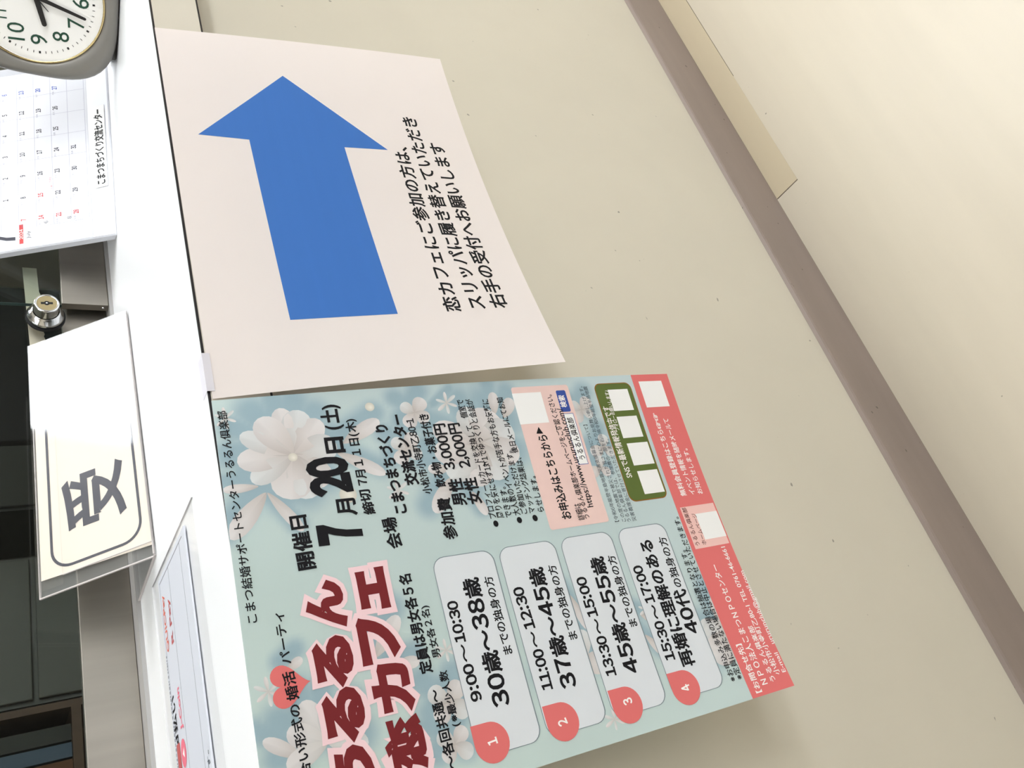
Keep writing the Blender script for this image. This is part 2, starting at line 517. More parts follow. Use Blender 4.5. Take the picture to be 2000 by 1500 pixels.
PET=[[246.7,51.0,286.1,46.8,17.5],[246.7,51.0,283.1,60.8,22.3],[246.7,51.0,273.3,75.4,19.3],[246.7,51.0,251.7,84.2,23.0],[246.7,51.0,220.7,73.0,22.6],[246.7,51.0,211.1,59.4,24.4],[246.7,51.0,211.8,44.3,28.3],[246.7,51.0,228.3,19.7,16.5],[246.7,51.0,244.9,11.7,19.3],[246.7,51.0,266.4,16.1,15.9],[246.7,51.0,278.6,30.2,21.7],[241.6,200.9,258.8,163.8,21.3],[241.6,200.9,274.9,195.0,21.9],[241.6,200.9,270.9,217.7,29.6],[241.6,200.9,253.1,234.7,27.6],[241.6,200.9,227.5,234.6,24.4],[241.6,200.9,209.1,214.9,23.0],[241.6,200.9,205.4,188.5,27.2],[241.6,200.9,214.1,168.5,23.9],[241.6,200.9,234.6,160.3,23.0],[48.8,41.9,75.9,30.4,17.2],[48.8,41.9,74.0,46.4,15.1],[48.8,41.9,60.3,18.5,17.4],[48.8,41.9,62.1,64.4,15.4],[48.8,41.9,40.5,15.5,14.7],[48.8,41.9,42.7,67.3,16.3],[56.9,232.7,82.7,217.0,14.9],[56.9,232.7,81.0,246.3,17.6],[56.9,232.7,55.0,259.9,20.2],[56.9,232.7,51.0,208.3,19.4],[52.4,382.6,85.8,380.4,20.2],[52.4,382.6,57.0,349.2,25.8],[52.4,382.6,35.2,354.2,25.5],[52.4,382.6,76.9,404.6,22.2],[273.1,151.7,265.2,162.3,12.5],[273.1,151.7,261.1,142.4,14.4],[273.1,151.7,280.9,141.2,12.5],[273.1,151.7,285.3,161.2,14.7],[242.9,138.2,234.7,149.0,13.0],[242.9,138.2,230.9,128.7,14.5],[242.9,138.2,251.1,127.4,12.9],[242.9,138.2,255.2,147.8,14.9],[54.5,126.5,44.2,139.2,15.5],[54.5,126.5,43.7,115.4,14.7],[54.5,126.5,64.6,113.8,15.4],[54.5,126.5,65.7,138.0,15.3],[27.9,123.9,19.1,134.7,13.2],[27.9,123.9,19.1,114.5,12.2],[27.9,123.9,36.6,113.2,13.1],[27.9,123.9,37.0,133.6,12.6],[265.0,309.0,258.2,319.3,11.8],[265.0,309.0,254.4,298.7,14.1],[265.0,309.0,271.9,298.8,11.7],[265.0,309.0,275.9,319.6,14.4],[227.7,319.3,220.7,329.5,11.7],[227.7,319.3,222.3,305.3,14.3],[227.7,319.3,240.2,323.4,12.5],[209.3,309.4,202.9,318.6,10.6],[209.3,309.4,204.6,296.8,12.8],[209.3,309.4,220.4,313.1,11.2],[224.6,23.8,224.5,-0.5,8.2],[219.3,28.3,188.1,0.3,16.6],[219.2,29.0,187.4,49.4,10.2],[252.0,89.3,269.3,121.0,14.6],[244.9,83.4,223.5,117.4,12.3],[265.9,221.6,286.8,225.3,11.5],[262.5,229.5,280.0,241.2,13.5],[215.2,169.7,188.0,149.2,15.0],[201.6,183.9,181.0,191.8,9.6],[222.2,169.7,224.1,151.8,11.1],[44.0,26.2,58.7,3.9,10.5],[92.8,81.8,117.6,104.1,14.1],[85.3,94.0,85.0,112.5,10.2],[96.2,24.0,102.2,34.7,7.5],[82.9,301.0,73.6,317.5,8.9],[66.9,299.1,48.3,311.1,8.6],[109.7,242.5,80.2,250.7,9.1],[281.3,7.9,277.7,15.0,2.7],[281.3,7.9,272.0,8.6,3.1],[281.3,7.9,275.5,1.6,2.9],[281.3,7.9,284.8,0.9,2.7],[281.3,7.9,290.6,7.2,3.2],[281.3,7.9,287.1,14.3,2.9],[279.7,180.9,276.0,189.7,3.2],[279.7,180.9,269.7,180.7,3.4],[279.7,180.9,273.3,172.1,3.7],[279.7,180.9,283.3,172.2,3.2],[279.7,180.9,289.8,181.1,3.4],[279.7,180.9,286.1,189.9,3.8],[86.0,11.1,81.4,19.4,3.2],[86.0,11.1,76.8,11.8,3.1],[86.0,11.1,81.3,3.6,3.0],[86.0,11.1,90.5,2.8,3.2],[86.0,11.1,95.3,10.3,3.2],[86.0,11.1,90.8,18.7,3.1],[209.4,123.8,205.6,132.0,3.1],[209.4,123.8,200.1,123.9,3.2],[209.4,123.8,203.8,115.8,3.3],[209.4,123.8,213.1,115.7,3.0],[209.4,123.8,218.8,123.7,3.2],[209.4,123.8,215.0,132.0,3.4],[87.9,132.9,84.0,140.5,2.9],[87.9,132.9,80.0,132.8,2.7],[87.9,132.9,83.9,125.3,2.9],[87.9,132.9,91.8,125.3,2.9],[87.9,132.9,95.9,132.9,2.7],[87.9,132.9,92.0,140.6,3.0],[14.9,248.3,10.7,256.1,3.0],[14.9,248.3,7.4,247.4,2.5],[14.9,248.3,11.6,239.6,3.1],[14.9,248.3,19.1,240.4,3.0],[14.9,248.3,22.4,249.1,2.6],[14.9,248.3,18.2,257.1,3.2],[85.7,308.3,82.6,314.9,2.5],[85.7,308.3,79.4,307.4,2.2],[85.7,308.3,82.6,300.9,2.7],[85.7,308.3,88.9,301.8,2.5],[85.7,308.3,92.1,309.2,2.2],[85.7,308.3,89.0,315.8,2.8]]
PINK=[(290.2,242.1),(289.7,300.0),(162.4,303.4),(160.7,245.5)]
SEARCH=[(284.8,287.7),(284.7,297.9),(263.8,296.6),(263.9,287.0)]
BOX=[(261.8,288.5),(262.7,297.9),(214.0,299.8),(214.1,288.7)]
GREEN=[(289.4,328.9),(289.6,370.0),(174.7,372.4),(176.0,331.9)]
BAND=[(297.3,372.8),(-1.6,377.8),(94.8,379.9)]
LP=[(164.8,378.5),(164.0,418.0),(125.5,418.8),(126.0,380.3)]
Q0=[(284.2,242.9),(284.6,272.2),(254.7,272.0),(255.8,243.4)]
Q1=[(282.6,343.2),(283.2,366.5),(261.2,366.1),(261.0,343.1)]
Q2=[(255.8,344.1),(256.0,367.1),(234.5,367.1),(234.2,343.6)]
Q3=[(229.5,345.3),(229.7,369.4),(207.6,368.7),(207.8,345.6)]
Q4=[(202.8,346.5),(202.6,369.5),(180.4,369.6),(180.5,347.1)]
Q5=[(289.5,382.1),(290.2,410.0),(262.7,409.1),(262.5,381.7)]
Q6=[(157.0,394.0),(156.9,418.9),(132.1,416.7),(133.1,393.2)]
C0=[(153.2,136.7),(152.4,185.2),(16.1,189.0),(19.0,139.2)]
C1=[(153.4,192.6),(152.3,241.3),(15.3,244.1),(17.3,192.7)]
C2=[(152.9,248.8),(152.5,296.4),(16.8,299.2)]
C3=[(152.9,306.6),(153.0,354.8),(18.1,354.7)]
DROPS=[(35.9,136.6),(22.9,150.0),(36.1,193.3),(22.6,206.5),(34.7,249.4),(23.6,264.0),(35.0,304.9),(21.7,317.7)]
HEART=[(87.5,12.5),(89.6,37.2),(99.0,26.0),(74.0,22.2)]
PEARL=[(244.6,50.7),(281.0,115.8),(210.6,85.6),(259.5,41.1)]
PP = (0.011471, 0.962071, 0.016918, 0.098783, -0.038859, 0.064014, 0.056959, -0.102849, 0.0015)
PA = (0.309956, 0.955881, -0.003172, 0.187242, -0.21325, 0.174519, -0.016906, -0.002946, 0.0015)
CLK = (0.9395, 0.143, 1.0443)
CKS = 1.0

# ------------------------------------------------------------------ materials
m_top = M('white_laminate', (247, 248, 250), 0.3, noise=0.01, scale=8, spec=0.25)
m_fascia = M('cream_edge_laminate', (213, 207, 194), 0.45, noise=0.012, scale=25)
m_black = M('black_joint', (28, 24, 28), 0.5)
m_panel = M('beige_front_panel', (211, 205, 190), 0.42, noise=0.018, scale=7, bump=0.02, specks=(70, 0.80))
m_kick = M('taupe_baseboard', (146, 132, 125), 0.5, noise=0.06, scale=9, stretch=(0.5, 1, 3), specks=(90, 0.78))
m_floor = M('cream_floor', (196, 187, 169), 0.38, noise=0.022, scale=9, stretch=(0.35, 3.2, 1), specks=(80, 0.80))
m_patch = M('yellowish_floor_strip', (190, 177, 151), 0.4, noise=0.015, scale=9, stretch=(0.3, 3, 1))
m_seam = M('seam', (96, 86, 74), 0.8)
m_wall = M('wall_paint', (205, 196, 180), 0.9, noise=0.01, scale=5)
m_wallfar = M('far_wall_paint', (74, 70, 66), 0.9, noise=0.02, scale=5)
m_ceil = M('ceiling_board', (225, 224, 218), 0.95, noise=0.02, scale=40)
m_steel = M('brushed_steel', (163, 157, 148), 0.45, metal=1.0, noise=0.08, scale=60, stretch=(1, 1, 0.03), rvar=0.06)
m_track = M('aluminium_track', (176, 174, 172), 0.5, metal=0.3)
m_chrome = M('chrome', (225, 226, 228), 0.08, metal=1.0)
m_key = M('key_face_brass', (186, 170, 130), 0.35, metal=0.7)
m_dark = M('black_recess', (12, 12, 14), 0.7)
m_glass = glassmat('window_glass', (0.93, 0.965, 0.95), 1.5)
m_glassedge = M('glass_edge', (52, 70, 68), 0.3)
m_acryl = glassmat('clear_acrylic', (0.97, 0.975, 0.97), 1.45, 0.02, haze=0.10, rgb=(215, 215, 215))
m_acryl2 = glassmat('clear_acrylic_cover', (0.995, 0.995, 0.995), 1.55, 0.05)
m_acryl3 = glassmat('clear_acrylic_plate', (0.995, 0.995, 0.995), 1.12, 0.1)
m_acedge2 = M('plate_edge', (240, 240, 242), 0.4)
m_acedge = M('acrylic_edge', (205, 198, 196), 0.25)
m_ink = M('black_ink', (24, 24, 28), 0.55, spec=0.15)
m_gink = M('grey_ink', (88, 96, 104), 0.6, spec=0.15)
m_white = M('white_ink', (246, 240, 238), 0.5, spec=0.15)
m_coral = M('coral_ink', (222, 116, 115), 0.5, noise=0.01, scale=20, spec=0.15)
m_lpink = M('light_pink_ink', (238, 196, 190), 0.5, spec=0.15)
m_pbox = M('pale_pink_ink', (232, 202, 196), 0.5, noise=0.02, scale=60, spec=0.15)
m_opink = M('title_outline_pink', (240, 208, 214), 0.5, spec=0.15)
m_red = M('dark_red_ink', (118, 40, 44), 0.5, spec=0.15)
m_green = M('moss_green_ink', (94, 110, 56), 0.5, spec=0.15)
m_brown = M('brown_ink', (146, 98, 44), 0.5, spec=0.15)
m_blue = M('search_blue_ink', (62, 84, 160), 0.5, spec=0.15)
m_tile = M('tile_white', (240, 240, 240), 0.5, spec=0.15)
m_card = M('pale_grey_card_ink', (216, 221, 227), 0.5, noise=0.012, scale=40, spec=0.15)
m_cardsh = M('card_edge_ink', (128, 142, 150), 0.5, spec=0.15)
m_print = papery(attrmat('printed_paper', 0.5, 0.15))
m_signpaper = papery(M('pale_pink_paper', (243, 235, 233), 0.6, noise=0.006, scale=12, spec=0.2))
m_arrow = M('blue_arrow_ink', (62, 112, 186), 0.5, noise=0.015, scale=9, stretch=(0.2, 1, 14), spec=0.15)
m_cardpaper = M('cream_card_paper', (240, 230, 216), 0.5)
m_signink = M('sign_ink', (62, 64, 78), 0.45)
m_gold = M('gold_ring', (206, 186, 140), 0.22, metal=1.0)
m_clock = M('dark_silver_plastic', (132, 129, 124), 0.42, metal=0.35, noise=0.01, scale=200)
m_clockd = M('clock_foot_plastic', (96, 94, 92), 0.5, metal=0.2)
m_dial = M('dial_white', (240, 238, 234), 0.45)
m_cgreen = M('numeral_green', (20, 66, 48), 0.4)
m_hand = M('hand_black', (22, 20, 22), 0.35)
m_cal = M('calendar_white', (224, 226, 234), 0.35)
m_calpage = M('calendar_page', (226, 228, 236), 0.5)
m_calline = M('calendar_line', (176, 176, 196), 0.6)
m_calink = M('calendar_ink', (52, 52, 66), 0.6)
m_calfaint = M('calendar_faint_ink', (158, 158, 176), 0.6)
m_calred = M('calendar_red', (204, 62, 62), 0.6)
m_calblue = M('calendar_blue', (70, 96, 184), 0.6)
m_calpink = M('calendar_pink', (222, 140, 146), 0.6)
m_qred = M('orange_red_ink', (232, 110, 84), 0.5)
m_rred = M('crimson_ink', (196, 92, 92), 0.5)
m_jpink = M('logo_pink_ink', (240, 120, 140), 0.5)

# ------------------------------------------------------------------ room shell
ZT = 0.9587
X0, X1 = -1.3, 3.4
floor = box('floor', X0, X1, -2.7, 4.3, -0.02, 0.0, m_floor, kind='structure')
fp = box('floor_strip', 0.7035, 2.6, -0.0165, 0.0295, 0.0, 0.0006, m_patch, floor)
box('strip_seam', 0.7022, 0.7035, -0.0165, 0.0295, 0.0, 0.00045, m_seam, floor)
box('strip_seam', 0.95, 2.6, -0.0172, -0.0165, 0.0, 0.00045, m_seam, floor)
box('ceiling', X0, X1, -2.7, 4.3, 2.5, 2.54, m_ceil, kind='structure')
box('wall_left', X0 - 0.1, X0, -2.7, 4.3, 0, 2.5, m_wall, kind='structure')
box('wall_right', X1, X1 + 0.1, -2.7, 4.3, 0, 2.5, m_wall, kind='structure')
wb = box_bm(X0, X1, -2.8, -2.7, 0, 1.45)
box_bm(X0, X1, -2.8, -2.7, 2.35, 2.5, bm=wb)
box_bm(X0, 0.2, -2.8, -2.7, 1.45, 2.35, bm=wb)
box_bm(2.9, X1, -2.8, -2.7, 1.45, 2.35, bm=wb)
obj('wall_back', wb, m_wallfar, kind='structure')
m_backfill = M('daylight_pane', (255, 255, 255), 0.5)
m_backfill.node_tree.nodes['Principled BSDF'].inputs['Emission Color'].default_value = (0.93, 0.97, 1.0, 1)
m_backfill.node_tree.nodes['Principled BSDF'].inputs['Emission Strength'].default_value = BACK_FILL
w2 = empty('window_2', None, None, Matrix.Translation((0.2, -2.75, 1.45)), kind='structure')  # invented window, added to light the counter front
for k in range(3):
    box('window_pane', 0.9 * k + 0.03, 0.9 * k + 0.87, -0.01, 0.0, 0.03, 0.87, m_backfill, w2)
    box('mullion', 0.9 * k - 0.03 * (k > 0), 0.9 * k + 0.03, -0.03, 0.03, 0, 0.9, m_track, w2)
box('wall_front', X0, X1, 0.34, 0.44, 1.93, 2.5, m_wall, kind='structure')
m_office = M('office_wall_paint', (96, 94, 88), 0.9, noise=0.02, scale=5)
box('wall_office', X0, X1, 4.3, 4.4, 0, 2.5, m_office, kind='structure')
bb = bmesh.new()
prof = [(0.0364, 0.0), (0.030, 0.0), (0.030, 0.0955), (0.0312, 0.0985), (0.0364, 0.1003)]
va = [bb.verts.new((X0, y, z)) for y, z in prof]
vb = [bb.verts.new((X1, y, z)) for y, z in prof]
for i in range(len(prof)):
    j = (i + 1) % len(prof)
    bb.faces.new((va[i], va[j], vb[j], vb[i]))
bb.faces.new(va[::-1]); bb.faces.new(vb)
bmesh.ops.recalc_face_normals(bb, faces=bb.faces)
obj('baseboard_front', bb, m_kick, kind='structure')

for i, (x0, x1, y0, y1, e, c) in enumerate(LAMPS):
    t = empty('ceiling_light', ['wide ceiling light panel above the right half of the counter', 'small ceiling light panel behind the viewer on the left',
              'ceiling light panel behind the viewer on the right',
              'ceiling light panel above the left half of the counter'][i], 'light', Matrix.Translation(((x0 + x1) / 2, (y0 + y1) / 2, 2.5)))
    a, b = (x1 - x0) / 2, (y1 - y0) / 2
    fr = bmesh.new()
    for q in ((-a - .03, -a, -b - .03, b + .03), (a, a + .03, -b - .03, b + .03), (-a, a, -b - .03, -b), (-a, a, b, b + .03)):
        box_bm(*q, -0.04, 0, bm=fr)
    obj('frame', fr, m_track, t)
    me_ = M('lamp_diffuser_%d' % i, (255, 255, 255), 0.5)
    bs = me_.node_tree.nodes['Principled BSDF']
    bs.inputs['Emission Color'].default_value = (*c, 1)
    bs.inputs['Emission Strength'].default_value = e
    box('diffuser', -a, a, -b, b, -0.03, -0.02, me_, t)
t = empty('ceiling_light', 'dim office ceiling light behind the glass', 'light', Matrix.Translation((1.2, 2.6, 2.5)))  # added unseen source that lifts the dark office
me_ = M('lamp_diffuser_office', (255, 255, 255), 0.5)
me_.node_tree.nodes['Principled BSDF'].inputs['Emission Color'].default_value = (0.95, 1, 0.95, 1)
me_.node_tree.nodes['Principled BSDF'].inputs['Emission Strength'].default_value = OFFICE_FILL
box('diffuser', -0.6, 0.6, -0.15, 0.15, -0.03, -0.02, me_, t)

# ------------------------------------------------------------------ counter
ct = empty('reception_counter', 'white topped reception counter with beige front panel', 'counter', Matrix.Translation((0, 0, 0)))
box('countertop', X0, X1, 0.0008, 0.46, ZT - 0.0022, ZT, m_top, ct)
box('edge_joint', X0, X1, 0.0, 0.0008, ZT - 0.0022, ZT - 0.0003, m_black, ct, label='thin black joint under the top edge')
box('edge_joint', X0, X1, 0.0005, 0.03, 0.9105, 0.9125, m_black, ct, label='thin black joint under the fascia')
box('fascia', X0, X1, 0.0, 0.03, 0.9125, ZT - 0.0023, m_fascia, ct)
box('front_panel', X0, X1, 0.0364, 0.058, 0.0, 0.9105, m_panel, ct)
box('carcass', X0, X1, 0.06, 0.46, 0.0, ZT - 0.0023, m_fascia, ct)

# ------------------------------------------------------------------ sliding window
w1 = empty('window_1', None, None, Matrix.Translation((0, 0, 0)), kind='structure')
tb = box_bm(X0, X1, 0.3655, 0.425, ZT, ZT + 0.0042)
obj('track', tb, m_track, w1)
def sash(x0, x1, y0, y1, ztop, lab):
    rail = box('sash_rail', x0, x1, y0, y1, ZT + 0.0045, ztop, m_steel, w1, bev=0.0007, label=lab)
    ym = (y0 + y1) / 2
    pane = box('glass_pane', x0, x1, ym - 0.0025, ym + 0.0025, ztop, 1.9, m_glass, rail)
    return rail, pane
r1, p1 = sash(0.672, X1, 0.370, 0.382, 1.0148, 'dark brushed steel rail of the right pane')
r2, p2 = sash(X0, 0.715, 0.394, 0.406, 1.0134, 'brushed steel rail of the left pane')
box('pane_edge', 0.6715, 0.672, 0.3735, 0.3785, 1.0148, 1.9, m_glassedge, r1)
bm = lathe_bm([(0, 0.001), (0.0015, 0.001), (0.0018, 0)], 12)
bmesh.ops.rotate(bm, verts=bm.verts, cent=(0, 0, 0), matrix=Matrix.Rotation(math.radians(-90), 3, 'Y'))
bmesh.ops.translate(bm, verts=bm.verts, vec=(0.672, 0.376, 0.969))
obj('screw', bm, m_chrome, r1)
box('head_rail', X0, X1, 0.352, 0.425, 1.9, 1.93, m_track, w1)

# ------------------------------------------------------------------ lock
LK = Matrix.Translation((0.6515, 0.3675, 1.0325)) @ Matrix.Rotation(math.radians(90), 4, 'X')   # local z points to the viewer
lk = empty('showcase_lock', 'chrome cylinder lock with keyhole on the sliding glass', 'lock', LK)
obj('collar', lathe_bm([(0, -0.002), (0.0192, -0.002), (0.0196, 0.0005), (0.0186, 0.003), (0.0160, 0.0058), (0.0150, 0.008), (0.0142, 0.0085), (0.0140, 0.009)], 48), m_chrome, lk, smooth=True)
cyl = obj('cylinder', lathe_bm([(0.0138, 0.006), (0.0133, 0.009), (0.0133, 0.0225), (0.0128, 0.0236), (0.0108, 0.0238), (0.0106, 0.0232)], 48), m_chrome, lk, smooth=True)
obj('key_plate', lathe_bm([(0.0107, 0.0228), (0.0104, 0.0234), (0, 0.0234)], 40), m_key, lk)
kb = box_bm(-0.0062, 0.0062, -0.0014, 0.0014, 0.0233, 0.0237)
lathe_bm([(0.0030, 0.0233), (0.0030, 0.02372), (0, 0.02372)], 20, bm=kb)
bmesh.ops.rotate(kb, verts=kb.verts, cent=(0, 0, 0), matrix=Matrix.Rotation(math.radians(-88), 3, 'Z'))
obj('keyhole', kb, m_dark, lk)
obj('key_pin', lathe_bm([(0.0011, 0.0236), (0.0009, 0.0243), (0, 0.0245)], 14), m_chrome, lk, smooth=True)
obj('washer', lathe_bm([(0.0125, -0.006), (0.021, -0.006), (0.021, -0.0025), (0.0125, -0.0025)], 40), m_dark, lk)
bar = bmesh.new()
pts = []
xa, xb = -0.078, 0.086
n = 44
for i in range(n + 1):
    pts.append((xa + (xb - xa) * i / n, -0.0075 - (0.0012 if i % 2 else 0) * (0 < i < n * 0.78)))
pts += [(xb, 0.0078), (xa, 0.0078)]
f = bar.faces.new([bar.verts.new((x, y - 0.0005 + x * 0.045, 0)) for x, y in pts])
ex = bmesh.ops.extrude_face_region(bar, geom=[f])
for v in ex['geom']:
    if isinstance(v, bmesh.types.BMVert): v.co.z += 0.0014
bmesh.ops.translate(bar, verts=bar.verts, vec=(0, 0.0105, -0.0205))
bmesh.ops.recalc_face_normals(bar, faces=bar.faces)
obj('ratchet_bar', bar, M('satin_bar', (198, 192, 172), 0.42, metal=0.55), lk, label='toothed satin metal bar')

# ------------------------------------------------------------------ event poster
poster = Paper(PP, 0.297, 0.42)
# front sheet with its printed background
NU, NV = 110, 150
PETM = [[q / 1000 for q in p] for p in PET]
bigs = [p for p in PETM if p[4] > 0.0035 and math.hypot(p[0] - p[2], p[1] - p[3]) > 0.007]
gu, gv = np.meshgrid(np.linspace(0, 0.297, NU + 1), np.linspace(0, 0.42, NV + 1))
sh = np.zeros_like(gu)
for (au, av, bu, bv, w) in bigs:
    au, bu = au + 0.0065, bu + 0.0065
    av, bv = av - 0.0035, bv - 0.0035
    du, dv = bu - au, bv - av
    L2 = du * du + dv * dv
    tt = np.clip(((gu - au) * du + (gv - av) * dv) / L2, 0, 1)
    d = np.hypot(gu - au - tt * du, gv - av - tt * dv)
    sh = np.maximum(sh, np.clip(1.25 - d / (w * 0.62 + 0.004), 0, 1))
rng = np.random.RandomState(3)
base_a = np.array(lin((208, 227, 223)))
base_b = np.array(lin((205, 223, 230)))
dark = np.array(lin((158, 187, 202)))
mixv = (gu / 0.297 * 0.5 + gv / 0.42 * 0.5)[..., None]
blot = (np.sin(gu * 61 + 2) * np.sin(gv * 43 + 1))[..., None] * 0.02
colr = (base_a * (1 - mixv) + base_b * mixv) * (1 + blot)
sm = (sh * sh * (3 - 2 * sh))[..., None] * 0.85
colr = colr * (1 - sm) + dark * sm
def sheet(name, pap, nu, nv, mat, parent, cols=None, thick=0.00018):
    vs, fs = [], []
    for j in range(nv + 1):
        for i in range(nu + 1):
            vs.append(surf(pap.p, pap.w, pap.h, pap.w * i / nu, pap.h * j / nv))
    n = len(vs)
    ix = lambda i, j: j * (nu + 1) + i
    for j in range(nv):
        for i in range(nu):
            fs.append((ix(i, j), ix(i, j + 1), ix(i + 1, j + 1), ix(i + 1, j)))
    border = [ix(i, 0) for i in range(nu + 1)] + [ix(nu, j) for j in range(1, nv + 1)] + [ix(i, nv) for i in range(nu - 1, -1, -1)] + [ix(0, j) for j in range(nv - 1, 0, -1)]
    bk = {}
    for b in border:
        bk[b] = len(vs)
        vs.append(vs[b].copy())
        vs.append(vs[b] + Vector((0, thick, 0)))
    nf = len(fs)
    for a, b in zip(border, border[1:] + border[:1]):
        fs.append((bk[a], bk[b], bk[b] + 1, bk[a] + 1))
    me = bpy.data.meshes.new(name)
    me.from_pydata(vs, [], fs)
    me.materials.append(mat)
    if cols is not None:
        at = me.color_attributes.new('print_ink', 'FLOAT_COLOR', 'POINT')
        buf = np.ones((len(vs), 4))
        buf[:n, :3] = cols.reshape(-1, 3)
        buf[n:, :3] = 0.85
        at.data.foreach_set('color', buf.ravel())
    for p in me.polygons: p.use_smooth = p.index < nf
    me.update()
    return link(bpy.data.objects.new(name, me), parent)

ev = empty('event_poster', 'pale blue flowered event poster taped to the counter front', 'poster')
ev.location = (0, 0, 0)
sheet('paper_sheet', poster, NU, NV, m_print, ev, colr)
# printed white paper flowers, each a print of its own
def petal(fb, lay, au, av, bu, bv, w, z, ca, cb):
    du, dv = bu - au, bv - av
    L = math.hypot(du, dv)
    ex, ey = du / L, dv / L
    pts = []
    n = 20
    for i in range(n):
        a = 2 * math.pi * i / n
        tx = 0.5 - 0.5 * math.cos(a)
        wy = 0.5 * math.sin(a) * (0.35 + 0.65 * tx ** 0.6) * w * 1.05
        U, V = au + ex * L * tx - ey * wy, av + ey * L * tx + ex * wy
        pts.append((min(max(U, 0.0003), 0.2967), min(max(V, 0.0003), 0.4197), tx))
    mu, mv = au + ex * L * 0.55, av + ey * L * 0.55
    c = fb.verts.new((min(max(mu, 0.0003), 0.2967), min(max(mv, 0.0003), 0.4197), z))
    ring = [fb.verts.new((p[0], p[1], z)) for p in pts]
    A, B = np.array(lin(ca)), np.array(lin(cb))
    col = lambda t, k=0: (*((A * (1 - t) + B * t) * (1 - k)), 1)
    for i in range(n):
        f = fb.faces.new((c, ring[i], ring[(i + 1) % n]))
        for lp, t, k in zip(f.loops, (0.7, pts[i][2], pts[(i + 1) % n][2]), (0, 0.10 * (i > n // 2), 0.10 * (i + 1 > n // 2))):
            lp[lay] = col(t, k)
CL = [11, 9, 6, 4, 5, 4, 4, 4, 4, 4, 3, 3] + [1] * (len(PETM) - 61 - 42) + [6] * 7
pos = 0
for cn in CL:
    fb = bmesh.new()
    lay = fb.loops.layers.float_color.new('print_ink')
    for k in range(cn):
        au, av, bu, bv, w = PETM[pos + k]
        if cn in (11, 9, 5) and w > 0.01: w *= 1.2
        petal(fb, lay, au, av, bu, bv, w, 0.00006 + (k % 12) * 0.000006, (212, 204, 200) if cn != 6 else (222, 220, 218), (234, 237, 239) if k % 2 else (240, 236, 237))
    pos += cn
    poster.wrap(fb)
    obj('printed_leaf' if cn == 1 else 'printed_flower', fb, m_print, ev)
for (u, v), r in zip(PEARL[:3], (3.4, 3.8, 6.5)):
    fb = bmesh.new()
    lay = fb.loops.layers.float_color.new('print_ink')
    cu_, cv_ = u / 1000, v / 1000
    c = fb.verts.new((cu_ - 0.0006, cv_ + 0.0008, 0.00015))
    ring = [fb.verts.new((cu_ + r / 1000 * math.cos(i * math.pi / 10), cv_ + r / 1000 * math.sin(i * math.pi / 10), 0.00015)) for i in range(20)]
    for i in range(20):
        f = fb.faces.new((c, ring[i], ring[(i + 1) % 20]))
        for lp, cc in zip(f.loops, ((250, 246, 236), (222, 218, 208), (222, 218, 208))):
            lp[lay] = (*lin(cc), 1)
    poster.wrap(fb)
    obj('printed_pearl', fb, m_print, ev)

def shape(name, pts, mat, z, parent=ev, pap=poster, **kw):
    bm = poly_bm([(x / 1000, y / 1000) for x, y in pts], z)
    return pap.part(name, bm, mat, parent, **kw)
Z1, Z2, Z3, Z4 = 0.00018, 0.00023, 0.00028, 0.00034
# footer band, green box, pink box
band = shape('footer_band', [(0.1, 375.2), (296.9, 375.2), (296.9, 419.9), (0.1, 419.9)], m_coral, Z1)
lpk = shape('homepage_panel', [(125.7, 379.3), (164.4, 379.3), (164.4, 418.4), (125.7, 418.4)], m_lpink, Z2)
shape('application_panel', rrect(161.5, 290, 243.5, 301.5, 2.5), m_pbox, Z1)
gb = shape('social_panel', rrect(175.3, 289.5, 329.3, 371.2, 6.5), m_brown, Z1)
shape('social_panel_face', rrect(176.2, 288.7, 330.1, 370.4, 6), m_green, Z2, gb)
for k, q in enumerate((Q0, Q1, Q2, Q3, Q4, Q5, Q6)):
    us = [p[0] for p in q]
    vs_ = [p[1] for p in q]
    a, b = (min(us), max(us))
    shape('blank_tile', [(a + .4, min(vs_) + .3), (b - .4, min(vs_) + .3), (b - .4, max(vs_) - .3), (a + .4, max(vs_) - .3)], m_tile, Z3)
shape('search_button', rrect(263.9, 284.7, 287.4, 297.3, 1.5), m_blue, Z2)
sb = shape('search_box', [(214, 288.6), (262.3, 288.6), (262.3, 298.9), (214, 298.9)], m_blue, Z2)
shape('search_box_face', [(214.5, 289.1), (261.8, 289.1), (261.8, 298.4), (214.5, 298.4)], m_tile, Z3, sb)
# session cards
CV = ((138.0, 187.1), (192.9, 242.6), (249.0, 297.8), (305.6, 354.9))
cards = []
DR = [DROPS[0:2], DROPS[2:4], DROPS[4:6], DROPS[6:8]]
for k, (a, b) in enumerate(CV):
    c = empty('session_card')
    c.parent = ev
    shape('card_edge', rrect(15.2, 153.8, a - 0.5, b + 0.9, 9.4), m_cardsh, Z1 - 0.00002, c)
    shape('card_face', rrect(15.6, 153.2, a, b, 9), m_card, Z2, c)
    (tu, tv), (cu_, cv_) = DR[k]
    rr = 13.0
    cu_ = tu - rr
    cv_ = tv + rr + 0.4
    shape('number_drop', rrect(cu_ - rr, cu_ + rr, cv_ - rr, cv_ + rr, rr - 0.01, 8, (1, 0, 1, 1)), m_coral, Z3, c)
    cards.append(c)
# heart
hp = []
for i in range(48):
    a = 2 * math.pi * i / 48
    hx = 16 * math.sin(a) ** 3
    hy = 13 * math.cos(a) - 5 * math.cos(2 * a) - 2 * math.cos(3 * a) - math.cos(4 * a)
    hp.append((87.0 + hx * 13.2 / 16, 23.3 - hy * 12.4 / 14.5))
heart = shape('heart_print', hp, m_coral, Z1)

